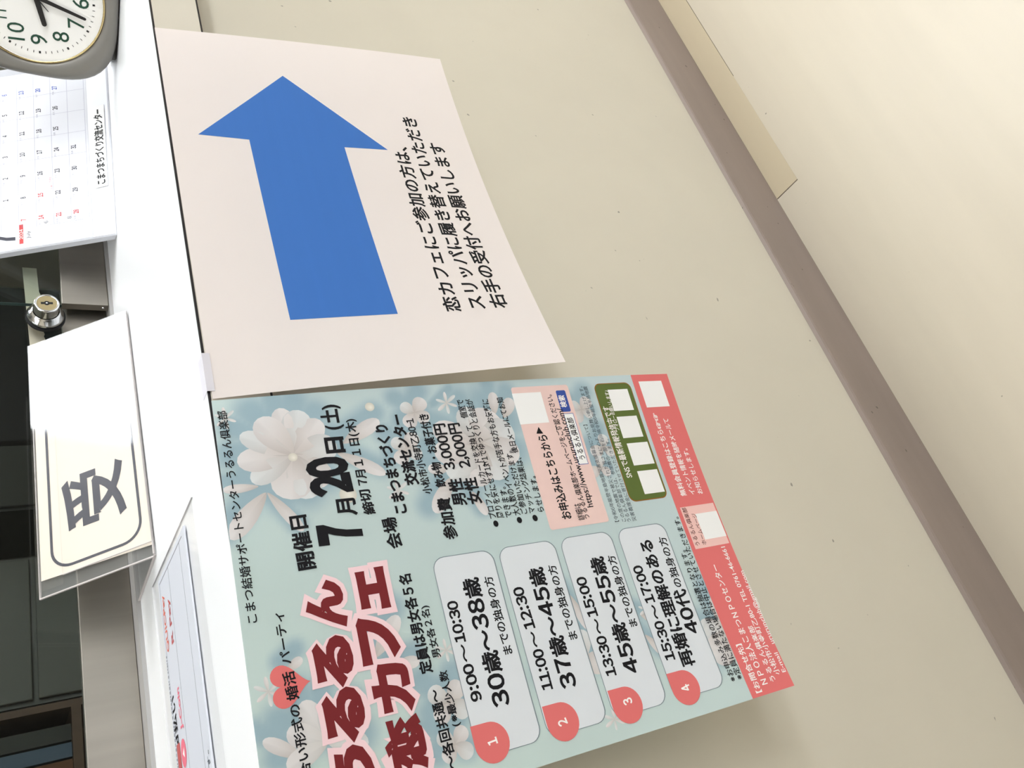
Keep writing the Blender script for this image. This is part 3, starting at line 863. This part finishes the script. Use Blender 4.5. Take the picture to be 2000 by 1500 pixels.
INKS = {'k': m_ink, 'w': m_white, 'g': m_gink, 'n': M('dark_brown_ink', (96, 44, 40), 0.5)}
CARDP = {'card0': 0, 'card1': 1, 'card2': 2, 'card3': 3, 'num0': 0, 'num1': 1, 'num2': 2, 'num3': 3}
for (part, s, u0, v0, u1, v1, h, st, colr_) in T:
    bm = bmesh.new()
    sv = (v0 + v1) / 2
    dv = max(-1.2, min(1.2, v1 - v0)) / 2
    put_text(bm, s, u0 / 1000, (sv - dv) / 1000, u1 / 1000, (sv + dv) / 1000, h / 1000, st, Z4 + (0.00006 if part.startswith('num') else 0))
    if part in CARDP:
        nm = 'card_number' if part.startswith('num') else 'card_lettering'
        par = cards[CARDP[part]]
    elif part == 'heart_lettering': nm, par = part, heart
    else: nm, par = part, ev
    poster.part(nm, bm, INKS[colr_], par)
# big title with its pink outline
for nm, st, mt, z in (('title_outline', 0.17, m_opink, Z2), ('title_lettering', 0.062, m_red, Z3 + 0.00004)):
    bm = bmesh.new()
    for (ch, u0, u1, v0, v1) in G:
        grow = 0 if st < 0.08 else 4.0
        b2 = bmesh.new()
        put_text(b2, ch, (u0 - grow) / 1000, (v0 + v1) / 2000, (u1 + grow) / 1000, (v0 + v1) / 2000, (v1 - v0 + 2 * grow) / 1000, st, z, fit_h=True)
        join(bm, b2)
    poster.part(nm, bm, mt, ev)

# ------------------------------------------------------------------ direction sign
sg = empty('direction_sign', 'pale paper sign with a big blue arrow taped to the counter', 'sign')
arrowp = Paper(PA, 0.42, 0.297)
sheet('paper_sheet', arrowp, 60, 40, m_signpaper, sg)
shape('arrow_print', ARROW, m_arrow, 0.0001, sg, arrowp)
for (_, s, u0, v0, u1, v1, h, st, _c) in AT:
    bm = bmesh.new()
    put_text(bm, s, u0 / 1000, v0 / 1000, u1 / 1000, v1 / 1000, h / 1000, 0.022, 0.00012)
    arrowp.part('lettering_line', bm, m_ink, sg)

tape = box_bm(0.3165, 0.3500, -0.0022, -0.0018, 0.9535, 0.9592)
box_bm(0.3165, 0.3500, -0.0018, 0.0120, ZT + 0.0001, ZT + 0.0003, bm=tape)
obj('adhesive_tape', tape, M('tape_film', (222, 220, 230), 0.3), sg, label='small piece of pale tape over the counter edge')

# ------------------------------------------------------------------ reception sign on the counter
def frame(o, u, v, n):
    m = Matrix((u, v, n)).transposed().to_4x4()
    m.translation = o
    return m
su = Vector((0.9982, 0.0608, 0)).normalized()
sn = Vector((0.0484, -0.7941, 0.6058)).normalized()
sv = sn.cross(su).normalized()
su = sv.cross(sn)
rs = empty('reception_sign', 'reclined clear acrylic stand with a cream reception card', 'sign', frame((0.2923, 0.254, ZT + 0.001), su, sv, sn))
box('acrylic_back', 0.0, 0.2995, 0.0035, 0.1165, -0.004, -0.002, m_acryl, rs)
ab = box_bm(0.0135, 0.2995, 0.0004, 0.0905, 0.0008, 0.0022)
box_bm(0.0040, 0.2995, 0.0905, 0.1165, 0.0008, 0.0022, bm=ab)
ap = obj('acrylic_front', ab, m_acryl2, rs)
eb = bmesh.new()
box_bm(0.0, 0.2995, 0.1158, 0.117, -0.004, -0.002, bm=eb)
box_bm(-0.0012, 0.0, 0.0035, 0.117, -0.004, -0.002, bm=eb)
box_bm(0.0129, 0.0135, 0.0, 0.0905, 0.0008, 0.0022, bm=eb)
box_bm(0.0, 0.2995, 0.0004, 0.0014, -0.0005, 0.0022, bm=eb)
obj('acrylic_edges', eb, m_acedge, rs)
pb = poly_bm([(0.0104, 0.002), (0.2965, 0.002), (0.2985, 0.113), (0.0154, 0.113)], 0.0)
cardo = obj('paper_card', pb, m_cardpaper, rs)
bl = bmesh.new()
o1 = rrect(0.0200, 0.2880, 0.0095, 0.1025, 0.021, 8)
i1 = rrect(0.0228, 0.2852, 0.0122, 0.0998, 0.0184, 8)
va = [bl.verts.new((x, y, 0.0002)) for x, y in o1]
vb = [bl.verts.new((x, y, 0.0002)) for x, y in i1]
for i in range(len(va)):
    j = (i + 1) % len(va)
    bl.faces.new((va[i], va[j], vb[j], vb[i]))
obj('border_line', bl, m_signink, cardo)
bm = bmesh.new()
put_text(bm, '受', 0.0535, 0.0555, 0.1175, 0.0555, 0.065, 0.022, 0.00025, vdown=False, fit_h=True)
put_text(bm, '付', 0.193, 0.0555, 0.257, 0.0555, 0.065, 0.04, 0.00025, vdown=False, fit_h=True)
obj('card_lettering', bm, m_signink, cardo)
base = box_bm(0.0, 0.2985, 0, 0.122, 0, 0.002)
Mi = rs.matrix_world.inverted()
yaw = math.atan2(0.0608, 0.9982)
Bm = Matrix.Translation((0.2923, 0.2555, ZT + 0.0004)) @ Matrix.Rotation(yaw, 4, 'Z')
bmesh.ops.transform(base, matrix=Mi @ Bm, verts=base.verts)
obj('base_plate', base, m_acryl, rs)
be = bmesh.new()
box_bm(-0.001, 0.0, 0, 0.122, 0, 0.0022, bm=be)
box_bm(0.0, 0.2985, 0.122, 0.123, 0, 0.0022, bm=be)
bmesh.ops.transform(be, matrix=Mi @ Bm, verts=be.verts)
obj('base_edges', be, m_acedge, rs)

# ------------------------------------------------------------------ payment notice in its flat clear stand
pn = empty('payment_notice', 'flat clear stand with a white payment notice on the countertop', 'notice', Matrix.Translation((0, 0, ZT)))
box('stand_plate', -0.12, 0.2715, 0.085, 0.287, 0.0, 0.0012, m_acryl3, pn)
ed = bmesh.new()
box_bm(0.2715, 0.2722, 0.085, 0.2875, 0.0, 0.0013, bm=ed)
box_bm(-0.12, 0.2715, 0.287, 0.2876, 0.0, 0.0013, bm=ed)
obj('plate_edges', ed, m_acedge2, pn)
m_notice = M('notice_paper', (216, 219, 228), 0.5)
m_nline = M('notice_line', (140, 142, 150), 0.6)
pc = obj('paper_card', box_bm(-0.09, 0.262, 0.118, 0.2475, 0.0013, 0.0027), m_notice, pn)
ln = bmesh.new()
for a, b, c, d in ((0.2565, 0.2575, 0.128, 0.2415), (-0.09, 0.257, 0.2408, 0.2415), (-0.09, 0.257, 0.1958, 0.1965), (-0.09, 0.257, 0.1405, 0.1412)):
    box_bm(a, b, c, d, 0.0027, 0.0028, bm=ln)
obj('ruled_lines', ln, m_nline, pc)
def flat_text(nm, rows, mat, par, z, vd=False):
    bm = bmesh.new()
    for s, x0, x1, y, h, st in rows:
        put_text(bm, s, x0, y, x1, y, h, st, z, vdown=vd)
    return obj(nm, bm, mat, par)
flat_text('logo_lettering', [('QUICPay', 0.1925, 0.2435, 0.2325, 0.0115, 0.02)], m_qred, pc, 0.0029)
flat_text('logo_lettering', [('R Pay', 0.193, 0.2325, 0.2090, 0.012, 0.02)], m_rred, pc, 0.0029)
flat_text('logo_lettering', [('d払い', 0.1155, 0.1555, 0.2345, 0.014, 0.03)], m_ink, pc, 0.0029)
flat_text('logo_lettering', [('J-Coin', 0.122, 0.156, 0.2103, 0.012, 0.03)], m_jpink, pc, 0.0029)
flat_text('notice_lettering', [('す。', 0.079, 0.0905, 0.127, 0.008, 0.01)], m_gink, pc, 0.0029)
lb = bmesh.new()
ring = [lb.verts.new((0.105 + 0.011 * math.cos(i * math.pi / 14), 0.2128 + 0.0105 * math.sin(i * math.pi / 14), 0.0029)) for i in range(28)]
lb.faces.new(ring)
obj('logo_disc', lb, m_jpink, pc)
lb = poly_bm([(0.101, 0.2095), (0.109, 0.2095), (0.105, 0.217)], 0.00295)
obj('logo_mark', lb, m_white, pc)
obj('logo_square', poly_bm([(0.094, 0.2255), (0.116, 0.2255), (0.116, 0.2395), (0.094, 0.2395)], 0.0029), m_rred, pc)
mk = bmesh.new()
x = 0.192
while x > 0.06:
    w = random.uniform(0.0012, 0.003)
    box_bm(x - w, x, 0.2425 + random.uniform(-.001, .001), 0.2455, 0.0027, 0.0028, bm=mk)
    x -= w + random.uniform(0.0006, 0.0022)
obj('tiny_print', mk, m_nline, pc, kind='stuff')

# ------------------------------------------------------------------ desk calendar
ya, rc = math.radians(-11.64), math.radians(31.3)
cu_v = Vector((math.cos(ya), math.sin(ya), 0))
cb_v = Vector((-math.sin(ya), math.cos(ya), 0))
cv_v = Vector((0, 0, 1)) * math.cos(rc) + cb_v * math.sin(rc)
cn_v = cu_v.cross(cv_v)
cal = empty('desk_calendar', 'white framed July desk calendar leaning behind the clock', 'calendar', frame((0.7771, 0.3506, 1.0721), cu_v, cv_v, cn_v))
CW, CH = 0.03138, 0.02111
fr = bmesh.new()
O = [(-0.0430, -0.1327), (0.2270, -0.1327), (0.2270, 0.030), (-0.0430, 0.030)]
I = [(-0.0385, -0.1035), (0.2180, -0.1035), (0.2180, 0.026), (-0.0385, 0.026)]
def loop(pts, z): return [fr.verts.new((x, y, z)) for x, y in pts]
L0, L1, L2, L3 = loop([(x, max(y, -0.1265)) for x, y in O], -0.009), loop(O, 0.0005), loop([(x + (.0016 if x < 0 else -.0016), y + (.0018 if y < 0 else -.0018)) for x, y in O], 0.002), loop(I, -0.0015)
for A, B in ((L0, L1), (L1, L2), (L2, L3)):
    for i in range(4):
        j = (i + 1) % 4
        fr.faces.new((A[i], A[j], B[j], B[i]))
fr.faces.new(L0[::-1])
bmesh.ops.recalc_face_normals(fr, faces=fr.faces)
obj('frame', fr, m_cal, cal)
page = obj('page', poly_bm([(I[0][0] + .0002, I[0][1] + .0002), (I[1][0] - .0002, I[1][1] + .0002), (I[2][0] - .0002, I[2][1]), (I[3][0] + .0002, I[3][1])], -0.0014), m_calpage, cal)
ln = bmesh.new()
for r in range(6):
    y = CH * 0.27 - (r) * CH
    if r == 5: y = -0.1002
    box_bm(-0.012 if r else -0.012, 0.2125, y - 0.00018, y + 0.00018, -0.0014, -0.0013, bm=ln)
for c in range(8):
    x = -0.0125 + c * CW * 1.025
    box_bm(x - 0.00012, x + 0.00012, -0.1002, 0.0057, -0.0014, -0.0013, bm=ln)
obj('grid_lines', ln, m_calline, page)
RK = ['赤口', '先勝', '友引', '先負', '仏滅', '赤口', '先勝', '友引', '先負', '仏滅', '大安']
nums = {'k': [], 'r': [], 'b': []}
rok = []
for d in range(1, 32):
    c = d % 7
    r = (d + 0) // 7 if d >= 7 else 0
    x, y = c * CW, -r * CH
    k = 'r' if (c == 0 or d == 15) else ('b' if c == 6 else 'k')
    w = 0.0026 if d < 10 else 0.0058
    nums[k].append(('D%d' % d, x - w / 2, x + w / 2, y, 0.0060, 0.028))
    q = RK[d - 1] if d < 6 else ['赤口', '先勝', '友引', '先負', '仏滅', '大安'][(d - 6) % 6]
    rok.append((q, x - 0.0105, x - 0.0055, y + 0.0018, 0.0023, 0.0))
flat_text('day_numbers', nums['k'], m_calink, page, -0.00125)
flat_text('holiday_numbers', nums['r'], m_calred, page, -0.00125)
flat_text('saturday_numbers', nums['b'], m_calblue, page, -0.00125)
flat_text('tiny_day_marks', rok, m_calfaint, page, -0.00125)
flat_text('holiday_note', [('海の日', 0.047, 0.055, -0.0545, 0.0026, 0.008), ('大暑', 0.037, 0.043, -0.0558, 0.0024, 0.0)], m_calpink, page, -0.00125)
obj('year_tag', poly_bm([(-0.0325, -0.0205), (-0.0060, -0.0205), (-0.0060, -0.0158), (-0.0325, -0.0158)], -0.00125), m_calred, page)
flat_text('year_lettering', [('D2024', -0.0265, -0.0125, -0.01815, 0.0037, 0.01)], m_white, page, -0.0011)
flat_text('month_lettering', [('July', -0.0265, -0.0165, -0.0262, 0.0052, 0.0)], m_calink, page, -0.00125)
flat_text('month_number', [('D7', -0.0330, -0.0120, 0.004, 0.030, 0.012)], m_calink, page, -0.00125)
flat_text('small_month_numbers', [('D6', -0.0095, -0.0065, -0.0480, 0.0046, 0.0), ('D8', -0.0085, -0.0050, -0.0760, 0.0046, 0.0)], m_calink, page, -0.00125)
tn = []
for (v0, mth, start) in ((-0.0535, 30, 6), (-0.0815, 31, 4)):
    for d in range(1, mth + 1):
        i = d - 1 + start
        c, r = i % 7, i // 7
        x = -0.0320 + c * 0.0034
        tn.append(('D%d' % d, x - 0.0005 * len(str(d)), x + 0.0005 * len(str(d)), v0 - r * 0.0026, 0.0013, 0.0))
flat_text('small_month_days', tn, m_calfaint, page, -0.00125)
tag = obj('name_label', box_bm(0.0275, 0.1485, -0.1262, -0.1095, 0.0, 0.0006), m_tile, cal, label='white paper label with handwritten lettering')
# keep the label lying on the sloping lower frame
for v in tag.data.vertices:
    s_ = (v.co.y + 0.1309) / (0.1309 - 0.1035)
    v.co.z += 0.002 - 0.0035 * s_ + 0.0003
bm = bmesh.new()
put_text(bm, 'こまつまちづくり交流センター', 0.0315, -0.1178, 0.1425, -0.1178, 0.0115, 0.02, 0.0, vdown=False)
for v in bm.verts:
    v.co.z += 0.0013 + 0.002 - 0.0035 * (v.co.y + 0.1309) / 0.0274
obj('label_lettering', bm, m_ink, tag)

# ------------------------------------------------------------------ alarm clock
ya, rc = math.radians(-49), math.radians(10)
u_ = Vector((math.cos(ya), math.sin(ya), 0))
b_ = Vector((-math.sin(ya), math.cos(ya), 0))
v_ = Vector((0, 0, 1)) * math.cos(rc) + b_ * math.sin(rc)
ck = empty('alarm_clock', 'dark silver alarm clock with gold ring at the right', 'clock', frame(CLK, u_, v_, u_.cross(v_)))
ck.scale = (CKS, CKS, CKS)
bpy.context.view_layer.update()
bm = bmesh.new()
N = 72
def sq(a, r, p):
    c, s = math.cos(a), math.sin(a)
    k = (abs(c) ** p + abs(s) ** p) ** (-1 / p)
    return r * k * c, r * k * s
rings = []
for (r, p, z) in ((0.050, 3, -0.046), (0.060, 3.0, -0.044), (0.072, 3.0, -0.030), (0.079, 3.0, -0.014), (0.0845, 3.2, -0.010), (0.0855, 3.2, -0.002), (0.0845, 3.1, 0.003), (0.080, 2.8, 0.0055), (0.0745, 2.2, 0.0052), (0.0708, 2.0, 0.0035), (0.0700, 2.0, -0.004)):
    rings.append([bm.verts.new((*sq(2 * math.pi * i / N, r, p), z)) for i in range(N)])
for A, B in zip(rings, rings[1:]):
    for i in range(N):
        j = (i + 1) % N
        bm.faces.new((A[i], A[j], B[j], B[i]))
bm.faces.new(rings[0][::-1])
bmesh.ops.recalc_face_normals(bm, faces=bm.faces)
obj('case', bm, m_clock, ck, smooth=True)
def torus(R_, r_, z, n=72, k=10):
    b = bmesh.new()
    rg = []
    for i in range(n):
        a = 2 * math.pi * i / n
        rg.append([b.verts.new(((R_ + r_ * math.cos(2 * math.pi * j / k)) * math.cos(a), (R_ + r_ * math.cos(2 * math.pi * j / k)) * math.sin(a), z + r_ * math.sin(2 * math.pi * j / k))) for j in range(k)])
    for i in range(n):
        for j in range(k):
            b.faces.new((rg[i][j], rg[(i + 1) % n][j], rg[(i + 1) % n][(j + 1) % k], rg[i][(j + 1) % k]))
    return b
obj('gold_ring', torus(0.0706, 0.0012, 0.0040), m_gold, ck, smooth=True)
obj('inner_rim', lathe_bm([(0.0700, 0.0035), (0.0694, 0.0022), (0.0684, -0.0030)], 72), m_dial, ck, smooth=True)
roll = math.radians(4.6)
dial = obj('dial', lathe_bm([(0.0695, -0.0034), (0.0, -0.0034)], 72), m_dial, ck)
tk = bmesh.new()
for i in range(60):
    a = math.pi / 2 - i * math.pi / 30 + roll
    big = i % 5 == 0
    b = box_bm(-0.0013, 0.0013, -0.0010 if big else -0.0003, 0.0010 if big else 0.0003, -0.0034, -0.0031)
    bmesh.ops.translate(b, verts=b.verts, vec=(0.0592, 0, 0))
    bmesh.ops.rotate(b, verts=b.verts, cent=(0, 0, 0), matrix=Matrix.Rotation(a, 3, 'Z'))
    join(tk, b)
obj('minute_marks', tk, m_hand, dial)
for h in range(1, 13):
    a = math.pi / 2 - h * math.pi / 6 + roll
    b = bmesh.new()
    w = 0.0024 if h == 1 else 0.0108 if h < 10 else (0.0088 if h == 11 else 0.0185)
    put_text(b, 'D%d' % h, -w / 2, 0, w / 2, 0, 0.0172, 0.0, -0.0031, vdown=False, fit_h=True, raw=True)
    bmesh.ops.rotate(b, verts=b.verts, cent=(0, 0, 0), matrix=Matrix.Rotation(roll, 3, 'Z'))
    bmesh.ops.translate(b, verts=b.verts, vec=(0.0455 * math.cos(a), 0.0455 * math.sin(a), 0))
    obj('numeral', b, m_cgreen, dial)
def hand(nm, deg, L, w0, w1, z, mat):
    pts = [(-0.010 if L > .02 else -0.002, -w0 / 2), (L - w1 / 2, -w1 / 2)]
    pts += [(L - w1 / 2 + w1 / 2 * math.cos(t_), w1 / 2 * math.sin(t_)) for t_ in [(-80 + 20 * k) * math.pi / 180 for k in range(9)]]
    pts += [(L - w1 / 2, w1 / 2), (-0.010 if L > .02 else -0.002, w0 / 2)]
    b = poly_bm(pts, z)
    f = b.faces[:]
    ex = bmesh.ops.extrude_face_region(b, geom=f)
    for v in ex['geom']:
        if isinstance(v, bmesh.types.BMVert): v.co.z += 0.0005
    bmesh.ops.recalc_face_normals(b, faces=b.faces)
    bmesh.ops.rotate(b, verts=b.verts, cent=(0, 0, 0), matrix=Matrix.Rotation(math.pi / 2 - math.radians(deg) + roll, 3, 'Z'))
    obj(nm, b, mat, ck)
hand('hour_hand', 256.5, 0.0315, 0.0062, 0.0052, -0.0010, m_hand)
hand('minute_hand', 199.0, 0.0535, 0.0050, 0.0032, 0.0002, m_hand)
hand('alarm_hand', 230, 0.0185, 0.0014, 0.0008, -0.0020, m_hand)
obj('hub', lathe_bm([(0.0034, -0.003), (0.0034, 0.001), (0, 0.0013)], 24), m_hand, ck)
mi = ck.matrix_world.inverted()
fb_ = box_bm(-0.052, 0.056, -0.0, 0.062, ZT + 0.0004, ZT + 0.013, 0.003)
bmesh.ops.transform(fb_, matrix=mi @ Matrix.Translation((CLK[0] - .003, CLK[1] - 0.003, 0)) @ Matrix.Rotation(ya, 4, 'Z'), verts=fb_.verts)
obj('foot', fb_, m_clockd, ck)

# ------------------------------------------------------------------ dim office behind the glass
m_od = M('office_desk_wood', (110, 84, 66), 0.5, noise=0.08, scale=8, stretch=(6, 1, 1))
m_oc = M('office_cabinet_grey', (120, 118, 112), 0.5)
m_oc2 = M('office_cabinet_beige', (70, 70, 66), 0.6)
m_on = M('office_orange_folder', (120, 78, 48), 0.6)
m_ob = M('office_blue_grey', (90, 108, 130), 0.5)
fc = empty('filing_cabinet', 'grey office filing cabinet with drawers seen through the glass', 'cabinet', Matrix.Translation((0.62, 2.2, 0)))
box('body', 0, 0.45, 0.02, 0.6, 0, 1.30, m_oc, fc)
for k in range(4):
    d = box('drawer', 0.012, 0.438, 0.0, 0.02, 0.03 + k * 0.315, 0.33 + k * 0.315, m_oc, fc, bev=0.003)
    box('handle', 0.14, 0.30, -0.022, -0.01, 0.17 + k * 0.315, 0.185 + k * 0.315, m_chrome, d)
    box('handle_post', 0.14, 0.15, -0.012, 0.0, 0.17 + k * 0.315, 0.185 + k * 0.315, m_dark, d)
bs = empty('bookshelf', 'brown wooden bookshelf with folders behind the left pane', 'shelf', Matrix.Translation((0.05, 2.15, 0)))
for k in range(5):
    box('shelf_board', 0.02, 0.53, 0, 0.34, 0.05 + k * 0.405, 0.075 + k * 0.405, m_od, bs)
for a in (0, 0.53):
    box('side_panel', a, a + 0.02, 0, 0.34, 0, 1.75, m_od, bs)
box('back_panel', 0.02, 0.53, 0.33, 0.34, 0, 1.75, m_od, bs)
x = 0.09
k = 0
ORD = ('first', 'second', 'third', 'fourth', 'fifth', 'sixth', 'seventh', 'eighth', 'ninth', 'tenth', 'eleventh', 'twelfth')
while x < 0.51:
    w = random.uniform(0.035, 0.06)
    f = box('file_folder', x, x + w, 2.17, 2.43, 0.886, 0.886 + random.uniform(0.22, 0.3), (m_on, m_ob, m_oc2)[k % 3],
            label='%s file folder, %s from the left on the dim bookshelf' % (('orange', 'blue', 'beige')[k % 3], ORD[k]), cat='folder', group='file folders on the office bookshelf')
    x += w + 0.006
    k += 1
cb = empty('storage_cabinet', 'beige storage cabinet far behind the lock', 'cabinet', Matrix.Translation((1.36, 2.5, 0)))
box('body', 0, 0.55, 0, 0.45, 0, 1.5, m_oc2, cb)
for a in (0.01, 0.28):
    d = box('door', a, a + 0.26, -0.02, 0, 0.04, 1.46, m_oc2, cb, bev=0.003)
    box('handle', a + (0.225 if a < .1 else 0.02), a + (0.24 if a < .1 else 0.035), -0.035, -0.02, 0.8, 0.92, m_chrome, d)
dk = empty('office_desk', 'brown topped office desk in the dark room', 'desk', Matrix.Translation((0.9, 1.3, 0)))
box('desktop', 0, 1.3, 0, 0.65, 0.70, 0.73, m_od, dk)
for a, b in ((0.02, 0.02), (1.24, 0.02), (0.02, 0.59), (1.24, 0.59)):
    box('leg', a, a + 0.04, b, b + 0.04, 0, 0.70, m_oc, dk)
mn = empty('monitor', 'dark switched-off computer monitor on the office desk', 'monitor', Matrix.Translation((1.15, 1.6, 0.73)))
box('screen', 0, 0.5, 0, 0.03, 0.08, 0.40, m_dark, mn, bev=0.004)
box('stand', 0.22, 0.28, 0.03, 0.06, 0, 0.2, m_dark, mn)
box('stand_foot', 0.14, 0.36, -0.04, 0.14, 0, 0.012, m_dark, mn)
for k, (x, z, mt, lb) in enumerate(((2.45, 0.93, m_on, 'small yellow note'), (2.62, 0.95, m_dark, 'small black notice'), (2.80, 0.97, m_rred, 'small reddish notice'))):
    box('wall_notice', x, x + 0.11, 4.296, 4.2999, z - 0.1, z + 0.12, mt, label=lb + ' on the far office wall', cat='notice')
